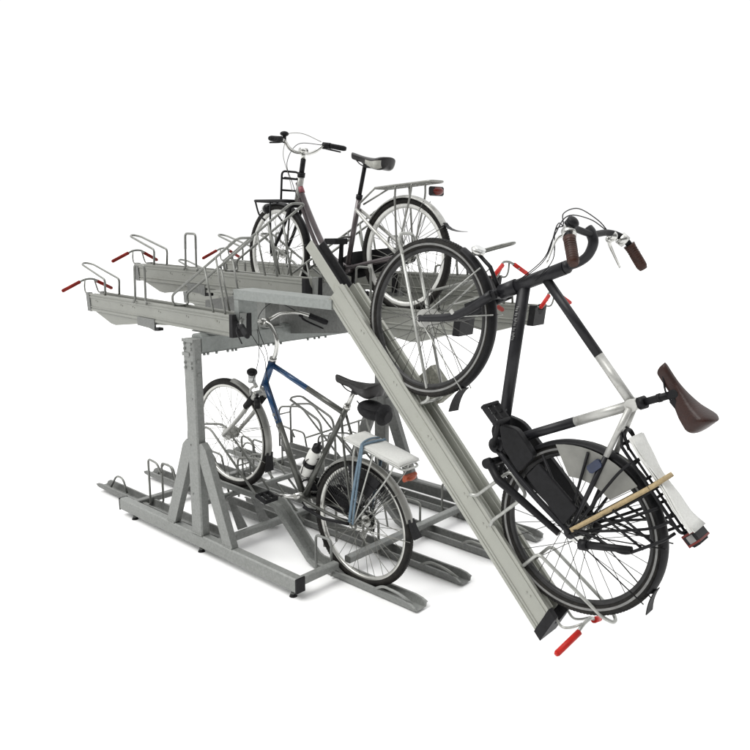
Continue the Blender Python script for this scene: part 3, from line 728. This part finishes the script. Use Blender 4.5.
# newspaper folded on the lower bike
def paper_block(xs, y, z, lay, seed, amp=.005, curl=0.):
    b = MB(); rnd = random.Random(seed)
    for l in range(lay):
        th = .0045; nx_, ny_ = 12, 5; o0 = len(b.v); dx = rnd.uniform(-.004, .004); dy = rnd.uniform(-.004, .004)
        for top in (0, 1):
            for i in range(nx_ + 1):
                for j in range(ny_ + 1):
                    x = xs[0] + (xs[1] - xs[0]) * i / nx_ + dx; yy = y * (-1 + 2 * j / ny_) + dy
                    zz = z(x) + l * th + top * (th - .0007) + amp * noise.noise(Vector((x * 9, yy * 16, seed + l * .25))) + curl * (yy - .02) * math.cos((x + .03) * 8)
                    if curl: yy *= 1 - .22 * math.exp(-((x + .03) / .06) ** 2)
                    yy += .006 * noise.noise(Vector((x * 14, seed, l * .7)))
                    b.v.append(Vector((x, yy, zz)))
        w1 = (nx_ + 1) * (ny_ + 1); I = lambda t, i, j: o0 + t * w1 + i * (ny_ + 1) + j
        for i in range(nx_):
            for j in range(ny_):
                b.face((I(1, i, j), I(1, i + 1, j), I(1, i + 1, j + 1), I(1, i, j + 1)), 0, True); b.face((I(0, i, j), I(0, i, j + 1), I(0, i + 1, j + 1), I(0, i + 1, j)), 0, True)
        for i in range(nx_):
            b.face((I(0, i, 0), I(0, i + 1, 0), I(1, i + 1, 0), I(1, i, 0))); b.face((I(0, i, ny_), I(1, i, ny_), I(1, i + 1, ny_), I(0, i + 1, ny_)))
        for j in range(ny_):
            b.face((I(0, 0, j), I(1, 0, j), I(1, 0, j + 1), I(0, 0, j + 1))); b.face((I(0, nx_, j), I(0, nx_, j + 1), I(1, nx_, j + 1), I(1, nx_, j)))
    return b
zc1 = lambda x: .432 + (.19 - x) * .054 + .009
on_bike(b1, 'newspaper', paper_block((.165, -.215), .075, zc1, 4, 2), 'paper', (-.03, 0, .45), 'folded white newspaper lying flat under a blue strap on the lower bicycle', 'newspaper')
sb = MB()
def band(b, pts, wd, th=.0022, axis=(1, 0, 0)):
    P = catmull(pts, 5); ax = Vector(axis)
    o0 = len(b.v); n = len(P)
    for i, p in enumerate(P):
        t = (P[min(i + 1, n - 1)] - P[max(i - 1, 0)]).normalized(); nn = t.cross(ax).normalized()
        for (a, c) in ((-wd, -th), (wd, -th), (wd, th), (-wd, th)): b.v.append(p + ax * a + nn * c)
    for i in range(n - 1):
        for k in range(4): b.face((o0 + i * 4 + k, o0 + i * 4 + (k + 1) % 4, o0 + i * 4 + 4 + (k + 1) % 4, o0 + i * 4 + 4 + k), 0, k in (0, 2))
    b.face(tuple(o0 + k for k in (3, 2, 1, 0))); b.face(tuple(o0 + (n - 1) * 4 + k for k in range(4)))
band(sb, [(.020, .082, .02), (.030, .088, .22), (.040, .083, .452), (.040, .070, .470), (.036, 0, .474), (.030, -.070, .470), (.028, -.083, .452), (.03, -.088, .22), (.02, -.082, .02)], .0085)
band(sb, [(-.005, .083, .02), (.008, .089, .22), (.030, .085, .452), (.05, .070, .4705), (.066, 0, .4755), (.06, -.070, .4705), (.052, -.083, .452)], .0055)
on_bike(b1, 'elastic_strap', sb, 'strapb', (.03, 0, .47), 'pale blue elastic strap over the newspaper on the lower bicycle', 'strap')
# saddle bag
sbg = MB(); Mr = Matrix.Rotation(R(8), 3, 'Y')
sbg.ell((.085, 0, .632), (.092, .062, .050), Mr, 20, 12); sbg.ell((.005, 0, .640), (.030, .060, .056), Mr); sbg.disc((-.018, 0, .640), (1, 0, -.1), .030, .02, 20); sbg.tube(catmull([(.16, .045, .66), (.09, .064, .655), (.01, .060, .672)], 5), .0035, 6)
on_bike(b1, 'saddle_bag', sbg, 'bag', (.085, 0, .63), 'round black nylon bag hanging under the black saddle of the lower bicycle', 'bag')
# bottle between the tubes
bt = MB(); bx = Vector((.40, .0, .20)); ax = (Vector((.255, 0, .585)) - Vector((BB[0], 0, BB[1]))).normalized(); fx = Vector((ax.z, 0, -ax.x)); 
c0 = Vector((BB[0], 0, BB[1])) + ax * .13 + fx * .062
prof = [(.0, .028), (.006, .035), (.07, .036), (.08, .032), (.09, .032), (.10, .036), (.165, .036), (.185, .024)]
bt.tube([c0 + ax * a for a, r in prof], [r for a, r in prof], 20, mi=0)
bt.tube([c0 + ax * .182, c0 + ax * .215, c0 + ax * .218, c0 + ax * .24], [.027, .027, .012, .010], 18, mi=1)
on_bike(b1, 'water_bottle', bt, ['white', 'cap'], c0, 'white water bottle with black cap in a cage on the lower bicycle frame', 'bottle')
cg = MB()
for sg in (-1, 1): cg.tube(catmull([c0 + ax * .15 - fx * .04, c0 + ax * .12 + Vector((0, sg * .039, 0)), c0 + ax * .02 + Vector((0, sg * .039, 0)), c0 - ax * .01 + fx * .01], 5), .0028, 6)
cg.tube([c0 + ax * .16 - fx * .042, c0 - ax * .01 - fx * .042, c0 - ax * .012 + fx * .02], .003, 6)
cg.disc(c0 + ax * .085, ax, .040, .03, 20); b1.part(cg, 'bottle_cage', 'cap')

# ============================ lowered bicycle (black with silver seat cluster)
b2 = Bike('bicycle', (1.981, .20, .784), (1.224, .20, 1.549), .35, -4, ((.905, .385), (.800, .625)),
          'black bicycle with brown saddle and brown grips standing nose up on the tilted tray', boff=-.028)
F2 = (b2.wb + .005, 0, 0)
b2.wheel((0, 0, 0), False, 'rimd', 'spoked', stripe=True, hubr=.036, tr=.0235, drum=.040, hubmat='chrome', rim_w=.018)
b2.wheel(F2, True, 'rimd', 'spoked', stripe=True, hubr=.032, tr=.0235, hubmat='silver', rot=.08, rim_w=.018)
f = MB(); BB, SC = (.452, -.068), (.243, .505)
f.tube([(.895, 0, .405), (.796, 0, .632)], .0265, 18, mi=0); f.tube([(.915, 0, .36), (.885, 0, .43)], .031, 18, mi=0); f.ell((.793, 0, .640), (.027, .025, .020), Matrix.Rotation(R(-20), 3, 'Y'))
tube2(f, (.815, .545), SC, .0185, .62, 0, 1)
A_, B_ = Vector((.868, 0, .462)), Vector((BB[0], 0, BB[1]))
f.tube([A_, B_], .026, 18, mi=0, flat=(1, .85))
tube2(f, SC, BB, .0195, .40, 1, 0)
f.disc((SC[0], 0, SC[1]), (0, 1, 0), .024, .046, 18, mi=1)
for sg in (-1, 1):
    f.tube([(SC[0] - .005, sg * .020, SC[1] - .01), (.15, sg * .045, .315)], [.013, .011], 10, mi=1)
    f.tube([(.15, sg * .045, .315), (.01, sg * .066, .015)], [.011, .008], 10, mi=0)
    f.tube(catmull([(BB[0] - .02, sg * .035, BB[1] - .01), (.22, sg * .058, -.045), (0, sg * .066, 0)], 6), .0125, 10, mi=0)
    f.disc((0, sg * .066, 0), (0, 1, 0), .024, .008, 16, mi=0)
f.disc((BB[0], 0, BB[1]), (0, 1, 0), .034, .085, 20, mi=0)
fo = b2.part(f, 'frame', ['black', 'silver'])
dcl = MB(); dd = (B_ - A_).normalized()
for k in range(7):
    p = A_ + dd * (.10 + k * .020)
    for q in range(2 if k % 3 else 3):
        dcl.box((p.x + q * .003, .0262, p.z - .006 + q * .007), (.010, .0012, .0028), Mx=Matrix.Rotation(R(52), 3, 'Y'))
b2.part(dcl, 'tube_decal', 'stripe', parent=fo)
dcl = MB(); dcl.box((.196, .036, .405), (.012, .002, .05), Mx=Matrix.Rotation(R(24), 3, 'Y'), bev=.003); b2.part(dcl, 'stay_slot', 'cap', parent=fo)
sp = MB(); sp.tube([(.235, 0, .52), (.180, 0, .665)], .014, 14, mi=0); sp.disc((.228, 0, .538), (-.35, 0, 1), .024, .026, 14); sp.disc((.205, 0, .60), (-.35, 0, 1), .0165, .012, 14); sp.disc((.183, 0, .655), (0, 1, 0), .018, .05, 14)
b2.part(sp, 'seat_post', 'blackm')
b2.saddle((.290, .697), (.028, .700), .082, .075, ['leather', 'leather'])
# fork with thick upper legs
b2.fork((.915, .345), (b2.wb + .005, 0), ['black', 'black'], mid=(-.03, -.02), r0=.021, r1=.015)
fc = MB()
for sg in (-1, 1): fc.bar((.90, sg * .055, .36), (.955, sg * .062, .22), .010, .03, up=(0, 0, 1)); fc.box((.985, sg * .066, .155), (.022, .006, .016), mi=1)
b2.part(fc, 'fork_badge', ['blackm', 'silver'], True)
st = MB()
st.tube(catmull([(.793, 0, .640), (.772, 0, .690), (.768, 0, .735), (.788, 0, .775), (.820, 0, .790), (.842, 0, .790)], 6), [.0165, .021], 14)
b2.part(st, 'stem', 'black', True)
hb2 = b2.bars([(.840, 0, .790), (.850, .06, .792), (.857, .13, .796), (.842, .19, .802), (.806, .225, .802), (.705, .268, .772)], .105, 'blackm', 'brgrip', r=.0125, gr=.0205)
for sg in (1, -1):
    b2.lever((.846, .165, .775), (.838, .205, .748), (.772, .275, .702), 'chrome', hb2, sg)
    c = MB(); c.ell((.848, sg * .165, .792), (.024, .020, .020)); c.disc((.822, sg * .205, .80), (.9, -sg * .5, 0), .024, .030, 16); b2.part(c, 'gear_shifter', 'chrome', 2, hb2)
bl = MB(); bl.ell((.845, .195, .832), (.024, .024, .016)); bl.disc((.845, .195, .818), (0, 0, 1), .022, .012, 18); b2.part(bl, 'bell', 'cap', 2, hb2)
b2.cable([(.850, .165, .79), (.900, .12, .80), (.925, .0, .812), (.880, -.10, .808), (.846, -.165, .79)])
b2.cable([(.848, -.16, .79), (.885, -.05, .803), (.905, .07, .785), (.895, .05, .69), (.871, .03, .595), (.885, .03, .448)])
b2.cable([(.850, .16, .785), (.895, .10, .745), (.862, .04, .61), (.875, .032, .47)])
b2.cable([(.850, .15, .785), (.880, .11, .73), (.84, .036, .63), (.83, .034, .52)])
# mudguards, black
b2.fender((0, 0, 0), 10, 163, 'blackm', w_=.031, gap=.007); b2.flap((0, 0, 0), 161, .10, .026, tilt=.25)
b2.fender(F2, 74, 190, 'blackm', True, w_=.031, gap=.007); b2.flap(F2, 188, .11, .030, True, tilt=.5)
ms = MB()
for sg in (-1, 1):
    for a in (170, 130): ms.tube([Vector((0, sg * .07, 0)), Vector((math.cos(R(a)) * .36, sg * .034, math.sin(R(a)) * .36))], .0028, 6)
b2.part(ms, 'mudguard_stay', 'blackm')
ms = MB()
for sg in (-1, 1):
    for a in (186,): ms.tube([Vector((F2[0], sg * .066, 0)), Vector((F2[0] + math.cos(R(a)) * .365, sg * .034, math.sin(R(a)) * .365))], .003, 6)
    for a in (128, 96): ms.tube([Vector((F2[0], sg * .066, 0)), Vector((F2[0] + math.cos(R(a)) * .365, sg * .034, math.sin(R(a)) * .365))], .003, 6)
b2.part(ms, 'mudguard_stay', 'wire', True)
b2.crank(BB, 62, .17, .0, 'blackm', pw=.10)
cc = MB()
def rounded_poly(pts, r): return [(v.x, v.z) for v in fillet([(p[0], 0, p[1]) for p in pts], r, 4, closed=True)]
cc.prism(rounded_poly([(-.06, -.045), (.45, -.150), (.545, -.10), (.545, -.0), (.47, .050), (.10, .062), (-.06, .05)], .03), lambda q, t: (q[0], t, q[1]), -.075, -.048)
b2.part(cc, 'chain_case', 'blackm', bevel=.004)
bt = MB(); bt.prism(rounded_poly([(.035, .004), (.272, -.006), (.280, .078), (.055, .102)], .012), lambda q, t: (q[0], t, q[1]), .066, .082)
bt.prism(rounded_poly([(.30, -.03), (.42, -.02), (.50, .03), (.44, .085), (.31, .080)], .02), lambda q, t: (q[0], t, q[1]), .045, .078)
b2.part(bt, 'side_cover', 'blackm', bevel=.004)
ks = MB(); ks.tube([(.40, .070, -.125), (.33, .085, -.125), (.02, .085, -.03)], [.018, .018, .013], 12); ks.tube([(.41, .060, -.128), (.40, -.060, -.128)], .016, 12); ks.disc((.41, .07, -.13), (0, 1, 0), .022, .03, 16)
b2.part(ks, 'kickstand', 'blackm')
gd = MB()
for sg in (-1, 1):
    pol = [(math.cos(R(a)) * .345, math.sin(R(a)) * .345) for a in range(30, 92, 6)] + [(math.cos(R(a)) * .22, math.sin(R(a)) * .22) for a in range(86, 34, -12)]
    gd.prism(pol, lambda q, t: (q[0], sg * .048 + t, q[1]), -.001, .001)
b2.part(gd, 'skirt_guard', 'guard')
tr_ = MB(); tr_.tube([(.20, .055, .27), (.03, .07, .02)], .006, 8); tr_.tube([(.30, .055, .10), (.03, .07, .03)], .006, 8); b2.part(tr_, 'guard_stay', 'blackm')
rlk = MB(); rlk.tube([(.150, -.055, .262), (.150, .055, .262)], .013, 12); rlk.box((.145, .052, .258), (.034, .022, .062), bev=.008); rlk.box((.145, -.052, .258), (.034, .022, .062), bev=.008); b2.part(rlk, 'ring_lock', 'lockblue')
b2.carrier(.150, -.215, .398, .372, .060, 'blackm', r=.0065, legs=((.08, 0), (-.04, 0), (-.16, 0)), front=(.20, .42))
fr_ = MB(); fr_.tube(fillet([(.12, -.035, .40), (.185, -.035, .425), (.185, .035, .425), (.12, .035, .40)], .03), .0065, 8)
b2.part(fr_, 'carrier_hook', 'blackm'); fr_ = MB()
for sg in (-1, 1):
    fr_ = MB(); fr_.tube(fillet([(-.20, sg * .065, .36), (-.20, sg * .10, .33), (-.17, sg * .105, .16), (-.06, sg * .095, .10), (.01, sg * .074, .02)], .04), .006, 8)
    fr_.tube([(-.10, sg * .062, .365), (-.02, sg * .075, .02)], .006, 8); fr_.tube([(-.20, sg * .10, .29), (-.02, sg * .092, .23)], .005, 8); fr_.tube([(-.19, sg * .10, .24), (-.02, sg * .09, .18)], .005, 8)
    b2.part(fr_, 'pannier_frame', 'blackm')
sk = MB(); sk.tube([(-.055, .10, .03), (-.17, .10, .20)], [.016, .013], 12); sk.tube([(-.055, .10, .03), (-.075, .10, .055)], .021, 12); b2.part(sk, 'pannier_strut', 'cap')
rl = MB(); rl.box((-.245, 0, .385), (.05, .088, .050), bev=.012, mi=0); rl.box((-.2715, 0, .385), (.006, .078, .030), bev=.003, mi=0); rl.box((-.262, 0, .385), (.007, .0895, .0515), mi=1); rl.box((-.226, 0, .385), (.007, .0895, .0515), mi=1); rl.box((-.245, .0, .3595), (.046, .0892, .003), mi=1); rl.box((-.245, .0445, .385), (.026, .003, .026), mi=2); b2.part(rl, 'tail_light', ['cap', 'redl', 'stripe'])
hl = MB(); hl.ell((1.120, 0, .382), (.030, .034, .017), Matrix.Rotation(R(10), 3, 'Y')); hl.disc((1.120, 0, .393), (.3, 0, 1), .025, .013, 22, mi=1); hl.tube([(1.11, 0, .376), (1.03, 0, .385), (.94, 0, .36)], .009, 8, mi=2); b2.part(hl, 'head_light', ['chrome', 'glass', 'blackm'], True)
# rolled newspaper and its strap
rp = MB(); zc2 = lambda x: .418 + (x - .10) * .10 + .35 * (x + .03) ** 2
rp = paper_block((.150, -.228), .056, zc2, 4, 5, .010, .16)
on_bike(b2, 'newspaper', rp, 'paper', (-.03, 0, .42), 'curled white newspaper under a tan strap on the carrier of the black bicycle', 'newspaper')
sb = MB(); band(sb, [(.005, .080, .02), (-.012, .082, .20), (-.028, .064, .385), (-.030, .049, .426), (-.030, .040, .436), (-.030, .0, .440), (-.030, -.040, .438), (-.030, -.049, .426), (-.028, -.064, .385), (-.012, -.082, .20), (.005, -.080, .02)], .0090)
on_bike(b2, 'elastic_strap', sb, 'strapt', (-.02, 0, .42), 'tan elastic strap wound over the newspaper on the black bicycle', 'strap')

# ============================ upper bicycle (grey lilac step-through)
b3 = Bike('bicycle', (.435, .97, 1.788), (-.695, .97, 1.775), .33, -4, ((.915, .345), (.872, .500)),
          'grey step-through bicycle with black front rack standing level in the upper tier', bar=-11)
F3 = (b3.wb, 0, 0)
b3.wheel((0, 0, 0), False, 'rimw', 'spoke', hubr=.034, tr=.0205, drum=.038, rim_w=.026)
b3.wheel(F3, True, 'rimw', 'spoke', hubr=.026, tr=.0205, rot=.1, rim_w=.026)
f = MB(); BB, SC = (.470, -.085), (.372, .290)
f.tube([(.916, 0, .335), (.872, 0, .505)], .021, 16, mi=2)
f.tube(catmull([(.905, 0, .455), (.83, 0, .30), (.70, 0, .085), (.60, 0, -.020), (BB[0], 0, BB[1])], 8), .0185, 14, mi=0)
f.tube(catmull([(.91, 0, .375), (.80, 0, .155), (.70, 0, .0), (.60, 0, -.075), (BB[0], 0, BB[1] - .02)], 8), .0135, 14, mi=0)
f.tube([(BB[0], 0, BB[1]), (.362, 0, .335)], .0165, 14, mi=0)
b3.rear_triangle(f, (SC[0], SC[1] - .02), BB, r1=.0105, r2=.0105, m1=2, m2=0)
f.disc((BB[0], 0, BB[1]), (0, 1, 0), .027, .075, 18, mi=0)
f.tube([(.885, 0, .425), (.868, 0, .390)], .0195, 12, mi=1)
fo = b3.part(f, 'frame', ['lilac', 'pink', 'silver'])
sp = MB(); sp.tube([(.365, 0, .33), (.305, 0, .545)], .0125, 14); sp.disc((.36, 0, .345), (-.25, 0, 1), .020, .025, 14); b3.part(sp, 'seat_post', 'blackm')
b3.saddle((.412, .607), (.112, .545), .100, .062, ['vinyl', 'greyv'], panel=(15, 27))
b3.fork((.925, .312), (b3.wb, 0), ['blackm', 'blackm'], mid=(-.012, 0), r0=.0135, r1=.009)
st = MB(); st.tube([(.873, 0, .50), (.850, 0, .60)], .0165, 14, mi=0); st.tube([(.850, 0, .60), (.848, 0, .645)], .0135, 14, mi=1); st.disc((.853, 0, .648), (0, 1, 0), .021, .05, 16, mi=1); st.disc((.873, 0, .503), (-.2, 0, 1), .025, .03, 16, mi=0)
b3.part(st, 'stem', ['cap', 'chrome'], 2)
hb3 = b3.bars([(.855, 0, .640), (.865, .05, .640), (.862, .10, .660), (.845, .14, .692), (.825, .175, .700), (.785, .278, .688)], .105, 'chrome', 'rub')
for sg in (1, -1): b3.lever((.848, .145, .695), (.86, .18, .685), (.815, .265, .668), 'blackm', hb3, sg)
bl = MB(); bl.ell((.835, .15, .736), (.028, .028, .016)); bl.disc((.835, .15, .716), (0, 0, 1), .012, .03, 16); b3.part(bl, 'bell', 'cap', 2, hb3)
c = MB(); c.disc((.835, -.165, .698), (.15, .95, 0), .022, .05, 16); b3.part(c, 'gear_shifter', 'cap', 2, hb3)
b3.cable([(.84, .16, .705), (.93, .07, .755), (.93, -.06, .77), (.85, -.15, .72)], mat_='spoke')
b3.cable([(.84, .15, .70), (.955, .08, .62), (.965, .03, .50), (.93, .03, .40)], mat_='spoke')
b3.cable([(.84, -.15, .70), (.93, -.02, .70), (.97, .04, .58), (.92, .035, .45), (.88, .03, .36)])
b3.fender((0, 0, 0), 30, 150, 'silver'); b3.flap((0, 0, 0), 150, .11, .020, tilt=.85, mat_='cap')
b3.fender(F3, 58, 170, 'blackm', True); b3.flap(F3, 170, .06, .030, True, tilt=.2)
ms = MB()
for sg in (-1, 1):
    for a in (152, 118, 80): ms.tube([Vector((0, sg * .068, 0)), Vector((math.cos(R(a)) * .34, sg * .03, math.sin(R(a)) * .34))], .0022, 6)
b3.part(ms, 'mudguard_stay', 'spoked')
ms = MB()
for sg in (-1, 1): ms.tube([Vector((b3.wb, sg * .062, 0)), Vector((b3.wb + math.cos(R(170)) * .34, sg * .03, math.sin(R(170)) * .34))], .0022, 6)
b3.part(ms, 'mudguard_stay', 'spoked', True)
b3.crank(BB, 100, .17, .0, 'blackm', pw=.105, thick=1.5)
cc = MB(); cc.prism(rounded_poly([(-.03, -.035), (.44, -.150), (.57, -.12), (.58, -.03), (.48, .015), (.26, .035), (.0, .052)], .03), lambda q, t: (q[0], t, q[1]), -.075, -.048); b3.part(cc, 'chain_case', 'cap', bevel=.004)
b3.carrier(.185, -.235, .385, .405, .060, 'fend', r=.007, legs=((.02, 0), (-.10, 0)), front=(.345, .30))
rl = MB(); rl.box((-.225, 0, .352), (.028, .10, .050), bev=.008, mi=1); rl.ell((-.236, 0, .352), (.020, .046, .022), mi=0); b3.part(rl, 'tail_light', ['redl', 'cap'])
# front rack (black) with lamp
fr = MB()
fr.tube(fillet([(.955, -.05, .335), (.955, -.05, .515), (1.03, -.05, .535), (1.065, -.05, .37)], .03), .0065, 8)
fr = MB(); W2 = .085
fr.tube(fillet([(1.00, -.07, .345), (.985, -.07, .530), (.985, .07, .530), (1.00, .07, .345)], .03), .007, 8)
fr.tube([(.99, -.07, .485), (.99, .07, .485)], .0065, 8); fr.tube([(.995, -.07, .41), (.995, .07, .41)], .0065, 8)
fr.tube(fillet([(.93, -W2, .340), (1.30, -W2, .352), (1.30, W2, .352), (.93, W2, .340)], .05, closed=True), .009, 10, closed=True)
for x in (1.03, 1.12, 1.21): fr.tube([(x, -W2, .344), (x, W2, .344)], .007, 8)
for sg in (-1, 1):
    fr.tube([(.985, sg * .05, .49), (.885, sg * .02, .475)], .0055, 8)
    fr.tube(catmull([(1.27, sg * W2, .35), (1.235, sg * .08, .26), (1.18, sg * .072, .22)], 5), .006, 8)
    fr.tube([(1.10, sg * W2, .345), (b3.wb, sg * .066, .0)], .0065, 8)
b3.part(fr, 'front_rack', 'blackm', True)
hl = MB(); hl.ell((1.235, 0, .300), (.042, .038, .036)); hl.disc((1.262, 0, .300), (1, 0, 0), .034, .014, 20, mi=1); b3.part(hl, 'head_light', ['cap', 'glass'], True)
print('objects', len(bpy.data.objects))
